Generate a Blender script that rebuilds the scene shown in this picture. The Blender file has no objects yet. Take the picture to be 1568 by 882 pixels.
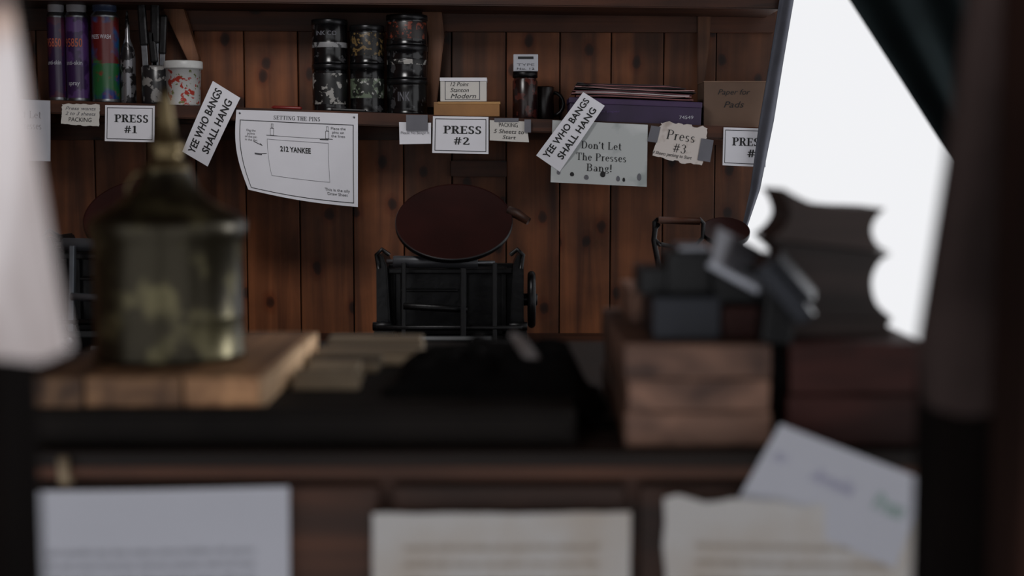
import bpy, bmesh, math, random
from mathutils import Vector, Matrix, noise, Euler
random.seed(7)
sc = bpy.context.scene
try:
    sc.view_settings.view_transform = 'Standard'
    sc.view_settings.look = 'None'
except Exception as e:
    print(e)

# ------------------------------------------------------------------ survey helper
# photo measurements (1568-wide grid) -> metres on the vertical plane y = D
FPX = 50/36*1568
PITCH = math.radians(5)
CZ = 1.4
def P(u, v, D):
    cx, cy = u-784, 441-v
    dy = math.cos(PITCH)*FPX + math.sin(PITCH)*cy
    dz = -math.sin(PITCH)*FPX + math.cos(PITCH)*cy
    t = D/dy
    return Vector((cx*t, D, CZ+dz*t))
def K(D): return D/FPX

# ------------------------------------------------------------------ materials
def _base(name):
    m = bpy.data.materials.new(name); m.use_nodes = True
    nt = m.node_tree; b = nt.nodes['Principled BSDF']
    return m, nt, b
def rgb(r, g, b):
    f = lambda c: (c/255/12.92) if c/255 <= .04045 else ((c/255+.055)/1.055)**2.4
    return (f(r), f(g), f(b), 1)
def ramp(nt, stops):
    n = nt.nodes.new('ShaderNodeValToRGB')
    e = n.color_ramp.elements
    e[0].position, e[0].color = stops[0]
    e[1].position, e[1].color = stops[-1]
    for p, c in stops[1:-1]:
        x = e.new(p); x.color = c
    return n
def plain(name, col, rough=.6, metal=0, var=.25, scale=12, bump=0.0, spec=.5, coat=0):
    m, nt, b = _base(name)
    tc = nt.nodes.new('ShaderNodeTexCoord')
    n = nt.nodes.new('ShaderNodeTexNoise'); n.inputs['Scale'].default_value = scale; n.inputs['Detail'].default_value = 5
    nt.links.new(tc.outputs['Object'], n.inputs['Vector'])
    lo = tuple(c*(1-var) for c in col[:3])+(1,); hi = tuple(min(1, c*(1+var)) for c in col[:3])+(1,)
    r = ramp(nt, [(.3, lo), (.7, hi)])
    nt.links.new(n.outputs['Fac'], r.inputs['Fac']); nt.links.new(r.outputs['Color'], b.inputs['Base Color'])
    b.inputs['Roughness'].default_value = rough; b.inputs['Metallic'].default_value = metal
    b.inputs['Specular IOR Level'].default_value = spec
    b.inputs['Coat Weight'].default_value = coat
    if bump:
        bp = nt.nodes.new('ShaderNodeBump'); bp.inputs['Strength'].default_value = bump; bp.inputs['Distance'].default_value = .01
        nt.links.new(n.outputs['Fac'], bp.inputs['Height']); nt.links.new(bp.outputs['Normal'], b.inputs['Normal'])
    return m
def splat(name, base, spots, rough=.4, metal=0, soft=.03):
    """base colour with noise splashes of other colours"""
    m, nt, b = _base(name)
    tc = nt.nodes.new('ShaderNodeTexCoord')
    prev = None
    for i, (col, sc_, th) in enumerate(spots):
        n = nt.nodes.new('ShaderNodeTexNoise'); n.inputs['Scale'].default_value = sc_; n.inputs['Detail'].default_value = 3
        mp = nt.nodes.new('ShaderNodeMapping'); mp.inputs['Location'].default_value = (i*3.1, i*1.7, i*.9)
        nt.links.new(tc.outputs['Object'], mp.inputs['Vector']); nt.links.new(mp.outputs['Vector'], n.inputs['Vector'])
        r = ramp(nt, [(th, (0, 0, 0, 1)), (th+soft, (1, 1, 1, 1))])
        nt.links.new(n.outputs['Fac'], r.inputs['Fac'])
        mx = nt.nodes.new('ShaderNodeMix'); mx.data_type = 'RGBA'
        nt.links.new(r.outputs['Color'], mx.inputs['Factor'])
        if prev: nt.links.new(prev, mx.inputs['A'])
        else: mx.inputs['A'].default_value = base
        mx.inputs['B'].default_value = col
        prev = mx.outputs['Result']
    nt.links.new(prev, b.inputs['Base Color'])
    b.inputs['Roughness'].default_value = rough; b.inputs['Metallic'].default_value = metal
    return m
def wood(name, dark, light, grain=2, fine=26, long=1.4, knots=True, rough=.55, bump=.25, patch=.55, tintamt=.8, spec=.3, lo=.3, hi=.68, dist=1.1):
    m, nt, b = _base(name); N = nt.nodes.new; L = nt.links.new
    tc = N('ShaderNodeTexCoord'); at = N('ShaderNodeAttribute'); at.attribute_name = 'tint'
    vm = N('ShaderNodeVectorMath'); vm.operation = 'SCALE'; vm.inputs['Scale'].default_value = 17
    L(at.outputs['Color'], vm.inputs[0])
    va = N('ShaderNodeVectorMath'); va.operation = 'ADD'
    L(tc.outputs['Object'], va.inputs[0]); L(vm.outputs[0], va.inputs[1])
    kd = None
    if knots:
        nz = N('ShaderNodeTexNoise'); nz.inputs['Scale'].default_value = 28; L(va.outputs[0], nz.inputs['Vector'])
        sp = N('ShaderNodeSeparateXYZ'); L(va.outputs[0], sp.inputs[0])
        cb = N('ShaderNodeCombineXYZ')
        L(sp.outputs['X' if grain != 0 else 'Z'], cb.inputs['X']); L(sp.outputs[{0: 'X', 1: 'Y', 2: 'Z'}[grain]], cb.inputs['Y'])
        mk = N('ShaderNodeMapping'); mk.inputs['Scale'].default_value = (7.5, 5.2, 1)
        L(cb.outputs[0], mk.inputs['Vector'])
        ad = N('ShaderNodeMix'); ad.data_type = 'RGBA'; ad.blend_type = 'LINEAR_LIGHT'; ad.inputs['Factor'].default_value = .04
        L(mk.outputs[0], ad.inputs['A']); L(nz.outputs['Color'], ad.inputs['B'])
        v = N('ShaderNodeTexVoronoi'); v.voronoi_dimensions = '2D'; v.inputs['Scale'].default_value = 1.0
        L(ad.outputs['Result'], v.inputs['Vector']); kd = v.outputs['Distance']
    mp = N('ShaderNodeMapping'); s = [fine]*3; s[grain] = long; mp.inputs['Scale'].default_value = s
    L(va.outputs[0], mp.inputs['Vector'])
    n = N('ShaderNodeTexNoise'); n.inputs['Scale'].default_value = 1; n.inputs['Detail'].default_value = 8; n.inputs['Distortion'].default_value = dist
    L(mp.outputs[0], n.inputs['Vector'])
    r = ramp(nt, [(lo, dark), ((lo+hi)/2, tuple((a+c)/2 for a, c in zip(dark, light))), (hi, light)])
    L(n.outputs['Fac'], r.inputs['Fac']); col = r.outputs['Color']
    n2 = N('ShaderNodeTexNoise'); n2.inputs['Scale'].default_value = 4.5; n2.inputs['Detail'].default_value = 5
    L(va.outputs[0], n2.inputs['Vector'])
    r2 = ramp(nt, [(.34, (1-patch,)*3+(1,)), (.64, (1.0,)*3+(1,))]); L(n2.outputs['Fac'], r2.inputs['Fac'])
    mx = N('ShaderNodeMix'); mx.data_type = 'RGBA'; mx.blend_type = 'MULTIPLY'; mx.inputs['Factor'].default_value = 1
    L(col, mx.inputs['A']); L(r2.outputs['Color'], mx.inputs['B']); col = mx.outputs['Result']
    if knots:
        rk = ramp(nt, [(.04, (.12, .08, .07, 1)), (.075, (.3, .22, .18, 1)), (.10, (.8, .62, .5, 1)), (.2, (1, 1, 1, 1))])
        L(kd, rk.inputs['Fac'])
        m2 = N('ShaderNodeMix'); m2.data_type = 'RGBA'; m2.blend_type = 'MULTIPLY'; m2.inputs['Factor'].default_value = .92
        L(col, m2.inputs['A']); L(rk.outputs['Color'], m2.inputs['B']); col = m2.outputs['Result']
    ma = N('ShaderNodeMath'); ma.operation = 'MULTIPLY_ADD'; L(at.outputs['Fac'], ma.inputs[0])
    ma.inputs[1].default_value = tintamt; ma.inputs[2].default_value = 1-tintamt/2
    m3 = N('ShaderNodeVectorMath'); m3.operation = 'SCALE'; L(col, m3.inputs[0]); L(ma.outputs[0], m3.inputs['Scale'])
    L(m3.outputs[0], b.inputs['Base Color'])
    b.inputs['Roughness'].default_value = rough; b.inputs['Specular IOR Level'].default_value = spec
    bp = N('ShaderNodeBump'); bp.inputs['Strength'].default_value = bump; bp.inputs['Distance'].default_value = .004
    L(n.outputs['Fac'], bp.inputs['Height']); L(bp.outputs['Normal'], b.inputs['Normal'])
    return m

M_pine = wood('knotty_pine', rgb(58, 31, 19), rgb(136, 82, 50), fine=20, long=1.1, patch=.62, tintamt=1.0, lo=.26, hi=.74, dist=.7)
M_pineH = wood('pine_rail', rgb(48, 25, 16), rgb(100, 58, 37), grain=0, lo=.26, hi=.74)
M_shelf = wood('shelf_wood', rgb(44, 23, 15), rgb(88, 50, 32), grain=0, knots=False)
M_brkt = wood('bracket_wood', rgb(82, 50, 34), rgb(140, 94, 66), knots=False)
M_dark = plain('dark_backing', rgb(12, 7, 5), .9, spec=.1)
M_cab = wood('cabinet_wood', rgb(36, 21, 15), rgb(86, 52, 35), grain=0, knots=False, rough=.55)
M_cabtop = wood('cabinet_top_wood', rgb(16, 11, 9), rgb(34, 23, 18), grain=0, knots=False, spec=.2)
M_slab = plain('dark_slab', rgb(21, 17, 15), .75, var=.35, spec=.15)
M_tan = wood('tan_block', rgb(92, 62, 42), rgb(166, 124, 88), grain=1, knots=False, fine=30)
M_tanE = wood('end_grain', rgb(150, 116, 86), rgb(210, 178, 142), grain=2, knots=False, fine=40)
M_furn = wood('furniture_strip', rgb(100, 86, 70), rgb(178, 158, 130), grain=0, knots=False)
M_oldA = wood('weathered_block', rgb(70, 49, 41), rgb(142, 106, 88), grain=0, knots=False, fine=30, long=12, patch=.45)
M_oldB = wood('dark_red_block', rgb(32, 16, 14), rgb(62, 33, 29), grain=0, knots=False, long=6, spec=.15)
M_scal = wood('grey_carved_wood', rgb(30, 24, 23), rgb(70, 56, 52), grain=0, knots=False)
M_paint = wood('weathered_paint', rgb(170, 154, 150), rgb(246, 238, 238), fine=16, long=4, knots=True, rough=.7, patch=.25, tintamt=.2)
M_postG = wood('grey_weathered_post', rgb(36, 27, 26), rgb(88, 73, 70), fine=14, long=3, knots=False, rough=.9, patch=.78, spec=.1)
M_postR = wood('red_brown_post', rgb(30, 18, 15), rgb(56, 35, 28), fine=14, long=2, knots=False, rough=.9, spec=.1)
M_postD = plain('dark_post', rgb(13, 9, 8), .9, spec=.05)
M_floor = wood('floor_boards', rgb(50, 34, 26), rgb(96, 68, 50), grain=1, rough=.7)
M_ceil = wood('ceiling_boards', rgb(50, 30, 20), rgb(92, 58, 38), grain=0, rough=.7)
M_iron = plain('black_cast_iron', rgb(12, 12, 14), .36, .5, scale=30, var=.4, bump=.15)
M_steel = plain('worn_steel', rgb(110, 112, 116), .35, .9, scale=40, var=.3)
M_disc = plain('ink_disc_red', rgb(34, 11, 9), .5, .0, scale=10, var=.3, spec=.15)
M_ink = plain('printed_ink', rgb(18, 18, 20), .7, var=.05)
M_inkB = plain('faded_ink', rgb(95, 95, 102), .7, var=.05)
M_inkC = plain('light_grey_ink', rgb(128, 128, 136), .7, var=.05)
M_purp = plain('pale_violet_ink', rgb(150, 148, 174), .7, var=.05)
M_green = plain('green_stamp', rgb(136, 158, 152), .7, var=.2)
M_tape = plain('grey_tape', rgb(96, 96, 104), .5, var=.15)
def paper(name, c, v=.05, sc_=6): return plain(name, c, .8, var=v, scale=sc_)
M_pap = paper('white_paper', rgb(220, 220, 227))
M_papS = paper('grey_paper', rgb(174, 176, 184), .07)
M_papC = paper('cream_paper', rgb(200, 197, 192), .08)
M_papBang = splat('spotted_paper', rgb(178, 182, 182), [(rgb(150, 157, 157), 14, .56), (rgb(196, 199, 200), 9, .56)], rough=.8, soft=.12)
M_torn = splat('torn_paper', rgb(200, 192, 187), [(rgb(172, 160, 152), 20, .55)], rough=.85, soft=.1)

# ------------------------------------------------------------------ hand-built slab-serif alphabet (ribbon strokes)
def glyph(ch, T):
    th = T*.42; sf = T*.36
    l = lambda *a: ('l',)+a
    arc = lambda *a: ('a',)+a
    s = lambda x, y, w: ('l', x-w/2, y, x+w/2, y, sf)
    st = lambda x: [l(x, 0, x, 1, T), s(x, sf/2, T*2.1), s(x, 1-sf/2, T*2.1)]
    hi = 1-sf/2; lo = sf/2
    G = {
     'P': (.74, st(.2)+[arc(.4, .74, .25, .245, 90, -90, T), l(.2, hi, .42, hi, sf), l(.2, .5, .42, .5, sf)]),
     'R': (.84, st(.2)+[arc(.4, .75, .24, .235, 90, -90, T), l(.2, hi, .42, hi, sf), l(.2, .52, .42, .52, sf), l(.42, .52, .68, .02, T), s(.72, lo, T*1.4)]),
     'E': (.74, st(.2)+[l(.2, hi, .64, hi, sf), l(.2, lo, .66, lo, sf), l(.2, .5, .5, .5, sf), l(.64, 1, .64, .74, sf), l(.66, 0, .66, .28, sf), l(.5, .38, .5, .62, sf)]),
     'B': (.78, st(.2)+[arc(.4, .76, .22, .225, 90, -90, T), arc(.4, .27, .26, .255, 90, -90, T), l(.2, hi, .42, hi, sf), l(.2, .53, .42, .53, sf), l(.2, lo, .42, lo, sf)]),
     'S': (.66, [arc(.33, .735, .2, .235, 30, 270, T), arc(.33, .265, .22, .235, 90, -150, T), l(.33, .56, .36, .46, T), l(.53, .98, .53, .74, sf), l(.1, .02, .1, .27, sf)]),
     'D': (.84, st(.2)+[arc(.36, .5, .36, .48, 90, -90, T), l(.2, hi, .38, hi, sf), l(.2, lo, .38, lo, sf)]),
     'L': (.7, st(.2)+[l(.2, lo, .62, lo, sf), l(.62, 0, .62, .3, sf)]),
     'T': (.76, [l(.38, 0, .38, 1, T), s(.38, lo, T*2.1), l(.06, hi, .7, hi, sf), l(.06, 1, .06, .74, sf), l(.7, 1, .7, .74, sf)]),
     'H': (.86, st(.2)+st(.66)+[l(.2, .5, .66, .5, sf)]),
     'I': (.42, st(.2)),
     'N': (.86, [l(.18, 0, .18, 1, sf), l(.68, 0, .68, 1, sf), l(.16, .98, .68, .02, T), s(.18, lo, T*1.7), s(.14, hi, T*1.3), s(.68, hi, T*1.7)]),
     'G': (.82, [arc(.42, .5, .32, .48, 40, 320, T), l(.68, .05, .68, .42, T*.8), s(.66, .43, T*2), l(.68, .98, .68, .72, sf)]),
     '#': (.78, [l(.22, 0, .34, 1, th*1.4), l(.46, 0, .58, 1, th*1.4), l(.06, .34, .7, .34, th*1.3), l(.1, .66, .74, .66, th*1.3)]),
     '1': (.56, [l(.28, 0, .28, 1, T), l(.28, .98, .08, .82, th), s(.28, lo, T*2.4)]),
     '2': (.66, [arc(.3, .74, .2, .24, 170, -35, T*.9), l(.47, .62, .1, .08, T*.7), l(.08, .06, .58, .06, T*.6), l(.58, 0, .58, .24, sf)]),
     '3': (.62, [arc(.28, .76, .19, .22, 160, -90, T*.9), arc(.28, .27, .22, .26, 90, -160, T*.9)]),
     '!': (.3, [l(.15, .3, .15, 1, T), l(.15, .0, .15, T, T*1.1)]),
     "'": (.22, [l(.12, .98, .07, .74, T*.8)]),
     'o': (.6, [arc(.29, .32, .21, .3, 0, 360, T)]),
     'n': (.68, [l(.17, 0, .17, .62, T), s(.17, lo, T*2), s(.12, .62, T*1.2), arc(.34, .4, .17, .22, 170, 0, T), l(.51, 0, .51, .42, T), s(.51, lo, T*2)]),
     'h': (.68, [l(.17, 0, .17, 1, T), s(.17, lo, T*2), s(.12, .98, T*1.2), arc(.34, .4, .17, .22, 170, 0, T), l(.51, 0, .51, .42, T), s(.51, lo, T*2)]),
     'r': (.48, [l(.17, 0, .17, .62, T), s(.17, lo, T*2), s(.12, .62, T*1.2), arc(.34, .42, .15, .2, 170, 50, T)]),
     't': (.42, [l(.2, .12, .2, .88, T), l(.05, .62, .38, .62, sf), arc(.32, .15, .12, .14, 180, 310, T)]),
     'e': (.56, [arc(.28, .32, .2, .3, 5, 320, T), l(.1, .36, .47, .36, sf)]),
     's': (.5, [arc(.24, .46, .14, .16, 30, 270, T*.9), arc(.24, .16, .15, .15, 90, -150, T*.9)]),
     'a': (.56, [arc(.25, .17, .16, .16, 0, 360, T*.8), l(.42, 0, .42, .42, T), arc(.27, .44, .15, .18, 0, 150, T*.8)]),
     'g': (.56, [arc(.26, .42, .16, .19, 0, 360, T*.8), arc(.27, -.08, .2, .15, 0, 360, T*.7), l(.14, .22, .2, .06, sf), l(.38, .56, .5, .62, sf)]),
     ' ': (.34, [])}
    return G.get(ch, (.5, []))
def sfix(t): return t*.42
def serif_polys(text, T=.15):
    out = []; x = 0
    for ch in text:
        w, st = glyph(ch, T)
        for k in st:
            if k[0] == 'l':
                _, x0, y0, x1, y1, t = k; d = Vector((x1-x0, y1-y0)); n = Vector((-d.y, d.x)).normalized()*t/2
                out.append([(x+x0+n.x, y0+n.y), (x+x0-n.x, y0-n.y), (x+x1-n.x, y1-n.y), (x+x1+n.x, y1+n.y)])
            else:
                _, cx, cy, rx, ry, a0, a1, t = k; N = 18; pr = None
                for i in range(N+1):
                    a = math.radians(a0+(a1-a0)*i/N); tt = t*(.38+.62*abs(math.cos(a)))
                    o = (x+cx+(rx+tt*.35)*math.cos(a), cy+(ry+sfix(t)*.5)*math.sin(a)); q = (x+cx+(rx-tt*.65)*math.cos(a), cy+(ry-sfix(t)*.5)*math.sin(a))
                    if pr: out.append([pr[0], pr[1], q, o])
                    pr = (o, q)
        x += w+.03
    return out

# ------------------------------------------------------------------ mesh builder
class MB:
    def __init__(s):
        s.bm = bmesh.new(); s.mats = []; s.tl = s.bm.loops.layers.float_color.new('tint')
    def mi(s, m):
        if m not in s.mats: s.mats.append(m)
        return s.mats.index(m)
    def _fin(s, faces, m, smooth=False, tint=None):
        t = random.random() if tint is None else tint
        i = s.mi(m)
        for f in faces:
            f.material_index = i; f.smooth = smooth
            for l in f.loops: l[s.tl] = (t, t, t, 1)
    def _merge(s, b2, m, smooth, tint):
        me = bpy.data.meshes.new('tmp'); b2.to_mesh(me); b2.free()
        n0 = len(s.bm.faces); s.bm.from_mesh(me); bpy.data.meshes.remove(me)
        s.bm.faces.ensure_lookup_table()
        s._fin(s.bm.faces[n0:], m, smooth, tint)
    def box(s, c, size, m, bev=.002, rot=(0, 0, 0), tint=None, seg=2, rough=0):
        b = bmesh.new(); bmesh.ops.create_cube(b, size=1)
        bmesh.ops.scale(b, vec=size, verts=b.verts)
        if bev: bmesh.ops.bevel(b, geom=b.edges[:], offset=min(bev, min(size)*.45), segments=seg, affect='EDGES', profile=.6)
        if rough:
            bmesh.ops.subdivide_edges(b, edges=b.edges[:], cuts=3, use_grid_fill=True)
            for v in b.verts: v.co += noise.noise_vector(v.co*40+Vector(c)*9)*rough
        bmesh.ops.transform(b, matrix=Matrix.Translation(c) @ Euler(rot).to_matrix().to_4x4(), verts=b.verts)
        s._merge(b, m, False, tint)
    def bx(s, x0, x1, y0, y1, z0, z1, m, **k):
        s.box(((x0+x1)/2, (y0+y1)/2, (z0+z1)/2), (abs(x1-x0), abs(y1-y0), abs(z1-z0)), m, **k)
    def prism(s, pts, y0, y1, m, bev=.0, tint=None, smooth=False):
        b = bmesh.new()
        vs = [b.verts.new((x, y0, z)) for x, z in pts]
        f = b.faces.new(vs)
        r = bmesh.ops.extrude_face_region(b, geom=[f])
        bmesh.ops.translate(b, vec=(0, y1-y0, 0), verts=[g for g in r['geom'] if isinstance(g, bmesh.types.BMVert)])
        bmesh.ops.recalc_face_normals(b, faces=b.faces[:])
        if bev: bmesh.ops.bevel(b, geom=b.edges[:], offset=bev, segments=2, affect='EDGES', clamp_overlap=True)
        s._merge(b, m, smooth, tint)
    def pprism(s, uv, D0, D1, m, **k):
        s.prism([(P(u, v, D0).x, P(u, v, D0).z) for u, v in uv], D0, D1, m, **k)
    def lathe(s, prof, c, m, seg=40, rot=(0, 0, 0), tint=None, mats=None, smooth=True):
        X = Matrix.Translation(c) @ Euler(rot).to_matrix().to_4x4()
        rings = []
        for r, z in prof:
            if r < 1e-6: rings.append([s.bm.verts.new(X @ Vector((0, 0, z)))])
            else: rings.append([s.bm.verts.new(X @ Vector((r*math.cos(2*math.pi*i/seg), r*math.sin(2*math.pi*i/seg), z))) for i in range(seg)])
        t = random.random() if tint is None else tint
        for k in range(len(rings)-1):
            a, b = rings[k], rings[k+1]; fs = []
            for i in range(seg):
                j = (i+1) % seg
                if len(a) == 1 and len(b) == 1: break
                if len(a) == 1: fs.append(s.bm.faces.new((a[0], b[j], b[i])))
                elif len(b) == 1: fs.append(s.bm.faces.new((a[i], a[j], b[0])))
                else: fs.append(s.bm.faces.new((a[i], a[j], b[j], b[i])))
            mm = mats[k] if mats and k < len(mats) and mats[k] else m
            s._fin(fs, mm, smooth, t)
    def cyl(s, a, b, r, m, seg=24, r2=None):
        a = Vector(a); b = Vector(b); d = b-a; h = d.length
        rot = d.to_track_quat('Z', 'Y').to_euler()
        r2 = r if r2 is None else r2; e = min(r*.12, h*.2)
        s.lathe([(0, 0), (r-e, 0), (r, e), (r2, h-e), (r2-min(e, r2*.9), h), (0, h)], a, m, seg, rot)
    def tube(s, pts, r, m, seg=10, closed=False):
        pts = [Vector(p) for p in pts]; n = len(pts); rings = []
        up = Vector((0.13, .97, .2)).normalized()
        for i, p in enumerate(pts):
            if closed: t = pts[(i+1) % n]-pts[i-1]
            else: t = pts[min(i+1, n-1)]-pts[max(i-1, 0)]
            t.normalize(); a = t.cross(up)
            if a.length < .05: a = t.cross(Vector((1, 0, 0)))
            a.normalize(); b = t.cross(a)
            rr = r[i] if isinstance(r, (list, tuple)) else r
            rings.append([s.bm.verts.new(p+(a*math.cos(2*math.pi*j/seg)+b*math.sin(2*math.pi*j/seg))*rr) for j in range(seg)])
        fs = []
        for i in range(n if closed else n-1):
            A, B = rings[i], rings[(i+1) % n]
            for j in range(seg):
                k = (j+1) % seg; fs.append(s.bm.faces.new((A[j], A[k], B[k], B[j])))
        if not closed:
            fs.append(s.bm.faces.new(rings[0])); fs.append(s.bm.faces.new(rings[-1][::-1]))
        s._fin(fs, m, True)
    def quadgrid(s, fn, nu, nv, m, smooth=True, tint=None):
        V = [[s.bm.verts.new(fn(i/nu, j/nv)) for i in range(nu+1)] for j in range(nv+1)]
        fs = [s.bm.faces.new((V[j][i], V[j+1][i], V[j+1][i+1], V[j][i+1])) for j in range(nv) for i in range(nu)]
        s._fin(fs, m, smooth, tint)
    def serif(s, string, fn, m, T=.15):
        pl = serif_polys(string, T)
        X = [p[0] for q in pl for p in q]
        x0, x1 = min(X), max(X)
        fs = []
        for q in pl:
            vs = [s.bm.verts.new(fn((x-x0)/(x1-x0), y)) for x, y in q]
            fs.append(s.bm.faces.new(vs))
        s._fin(fs, m)
    def text(s, string, fn, m, bold=0, shear=0):
        """fn(a,b): a,b in 0..1 text box coords -> world"""
        cu = bpy.data.curves.new('t', 'FONT'); cu.body = string; cu.size = 1; cu.offset = bold; cu.shear = shear
        cu.resolution_u = 3; cu.align_x = 'CENTER'
        ob = bpy.data.objects.new('t', cu); sc.collection.objects.link(ob)
        dg = bpy.context.evaluated_depsgraph_get(); me = ob.evaluated_get(dg).to_mesh()
        vs = [v.co.copy() for v in me.vertices]
        if vs:
            x0 = min(v.x for v in vs); x1 = max(v.x for v in vs); y0 = min(v.y for v in vs); y1 = max(v.y for v in vs)
            nv = [s.bm.verts.new(fn((v.x-x0)/(x1-x0+1e-9), (v.y-y0)/(y1-y0+1e-9))) for v in vs]
            fs = []
            for p in me.polygons:
                try: fs.append(s.bm.faces.new([nv[i] for i in p.vertices]))
                except ValueError: pass
            s._fin(fs, m)
        ob.evaluated_get(dg).to_mesh_clear(); bpy.data.objects.remove(ob); bpy.data.curves.remove(cu)
    def done(s, name, parent=None, recalc=False):
        if recalc: bmesh.ops.recalc_face_normals(s.bm, faces=s.bm.faces[:])
        me = bpy.data.meshes.new(name)
        co = [v.co for v in s.bm.verts]
        c = Vector(((min(v.x for v in co)+max(v.x for v in co))/2, (min(v.y for v in co)+max(v.y for v in co))/2, min(v.z for v in co)))
        bmesh.ops.translate(s.bm, vec=-c, verts=s.bm.verts[:])
        s.bm.to_mesh(me); s.bm.free()
        for m in s.mats: me.materials.append(m)
        ob = bpy.data.objects.new(name, me); ob.location = c; sc.collection.objects.link(ob)
        return ob

# paper sheets defined by four corners (TL,TR,BR,BL) with optional curl and printed matter
def sheet(name, D, cor, m, items=(), curl=None, borders=(), tapes=(), nu=18, nv=14, drops=(), jag=0):
    tl, tr, br, bl = [P(u, v, D) for u, v in cor]
    curl = curl or (lambda a, b: 0)
    def pos(a, b, off=0):   # b measured downwards
        p = (tl*(1-a)+tr*a)*(1-b)+(bl*(1-a)+br*a)*b
        return Vector((p.x, D-curl(a, b)-off, p.z))
    s = MB()
    def edge(a, b):
        p = pos(a, b)
        if jag and (a in (0, 1) or b in (0, 1)):
            p += Vector((noise.noise(Vector((a*9, b*9, D*3)))*jag, 0, noise.noise(Vector((a*8+5, b*8, D)))*jag))
        return p
    s.quadgrid(edge, nu, nv, m)
    for f in items:
        txt, a, b, w, h = f[:5]; o = f[5] if len(f) > 5 else {}
        F = lambda x, y, a=a, b=b, w=w, h=h: pos(a+(x-.5)*w, b-(y-.5)*h, .0009)
        if 'T' in o: s.serif(txt, F, o.get('m', M_ink), o['T'])
        else: s.text(txt, F, o.get('m', M_ink), o.get('bold', .0), o.get('shear', 0))
    for (a0, b0, a1, b1, ta, tb) in borders:
        for q in ((a0, b0, a1, b0+tb), (a0, b1-tb, a1, b1), (a0, b0, a0+ta, b1), (a1-ta, b0, a1, b1)):
            s.quadgrid(lambda x, y, q=q: pos(q[0]+(q[2]-q[0])*x, q[1]+(q[3]-q[1])*y, .0007), 12, 8, M_ink)
    for (a, b, ra, rb, mm) in drops:
        vs = [s.bm.verts.new(pos(a+ra*math.cos(t*math.pi/7), b+rb*math.sin(t*math.pi/7)*(1.2 if t > 7 else .8), .0008)) for t in range(14)]
        s._fin([s.bm.faces.new(vs)], mm)
    for (a0, b0, a1, b1) in tapes:
        s.quadgrid(lambda x, y: pos(a0+(a1-a0)*x, b0+(b1-b0)*y, .0016), 4, 4, M_tape)
    return s.done(name)

# ================================================================== ROOM
YB = 3.85
s = MB()
seams = [-760, -670, -590, -510, -430, -350, -270, -180, -100, -20, 60, 145, 225, 300, 376, 458, 540, 618, 692, 775, 857, 935, 1015, 1095]
tints = {376: 1.0, 458: .65, 540: .85, 618: .3, 300: .75, 692: .3, 775: .6, 857: .8, 935: .55, 1015: .25, 225: .35, 60: .45, 145: .35}
xs = [P(u, 250, YB).x for u in seams]
for i in range(len(xs)-1):
    t = tints.get(seams[i], random.random())
    s.bx(xs[i]+.0014, xs[i+1]-.0014, YB, YB+.02, 0, 2.4, M_pine, bev=.003, tint=t)
xe = xs[-1]
zt = P(0, 190, YB).z; zb = P(0, 350, YB).z
xa = P(1196, 0, YB).x; xb = P(1138, 250, YB).x
s.prism([(xe+.001, 0), (xb, 0), (xb, zb), (xa-.03, zt), (xa, 1.86), (xa, 2.4), (xe+.001, 2.4)], YB, YB+.02, M_pine, tint=.25)
s.bx(-1.56, xb-.02, YB+.02, YB+.05, 0, 2.4, M_dark, bev=0)
s.done('wall_back')
s = MB()
y = .55
while y < 3.84:
    s.bx(-1.54, -1.52, y+.001, min(y+.14, 3.85)-.001, 0, 2.4, M_pine, bev=.003); y += .14
s.bx(-1.58, -1.54, .55, 3.9, 0, 2.4, M_dark, bev=0)
s.done('wall_left')
# right wall with a wide opening divided by a post
s = MB()
s.bx(.76, .78, .9, YB, 0, .9, M_pine, bev=.003)
s.bx(.76, .78, .9, YB, 2.15, 2.4, M_pine, bev=.003)
s.bx(.76, .78, .9, 1.0, .9, 2.15, M_pine, bev=.003)
s.bx(.76, .78, 2.14, 2.3, .9, 2.15, M_pine, bev=.003)
s.done('wall_right')
s = MB()
s.bx(.74, .80, 2.3, 2.35, .9, 2.15, M_pine, bev=.004)
s.bx(.74, .80, 2.3, YB, .88, .9, M_shelf, bev=.004)
s.bx(.74, .80, 2.3, YB, 2.13, 2.15, M_pine, bev=.004)
s.done('window_1')
s = MB()
s.bx(.74, .80, 2.09, 2.14, .9, 2.15, M_pine, bev=.004)
s.bx(.74, .80, 1.0, 2.14, .88, .9, M_shelf, bev=.004)
s.bx(.74, .80, 1.0, 2.14, 2.13, 2.15, M_pine, bev=.004)
s.done('window_2')
s = MB()
for i in range(20):
    x = -1.6+i*.125
    s.bx(x+.001, x+.124, .3, 3.9, -.03, 0, M_floor, bev=.002)
s.done('floor')
s = MB()
for i in range(38):
    y = -.95+i*.13  # boards forward of the room are added to block sky light from the front
    s.bx(-1.6, .8, y+.001, y+.129, 2.4, 2.43, M_ceil, bev=.002)
s.done('ceiling')

# rails on the back wall
s = MB(); s.pprism([(-400, 10), (1188, 20), (1186, 50), (-400, 44)], YB-.022, YB-.001, M_pineH, bev=.002, tint=.3); s.done('trim_1')
s = MB(); s.pprism([(-400, 184), (1000, 196), (1150, 204), (1148, 226), (1000, 214), (-400, 214)], YB-.022, YB-.001, M_pineH, bev=.002, tint=.3); s.done('trim_2')
s = MB(); s.pprism([(690, 246), (776, 246), (776, 271), (690, 270)], YB-.022, YB-.001, M_pineH, bev=.002, tint=.8); s.done('trim_3')

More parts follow.
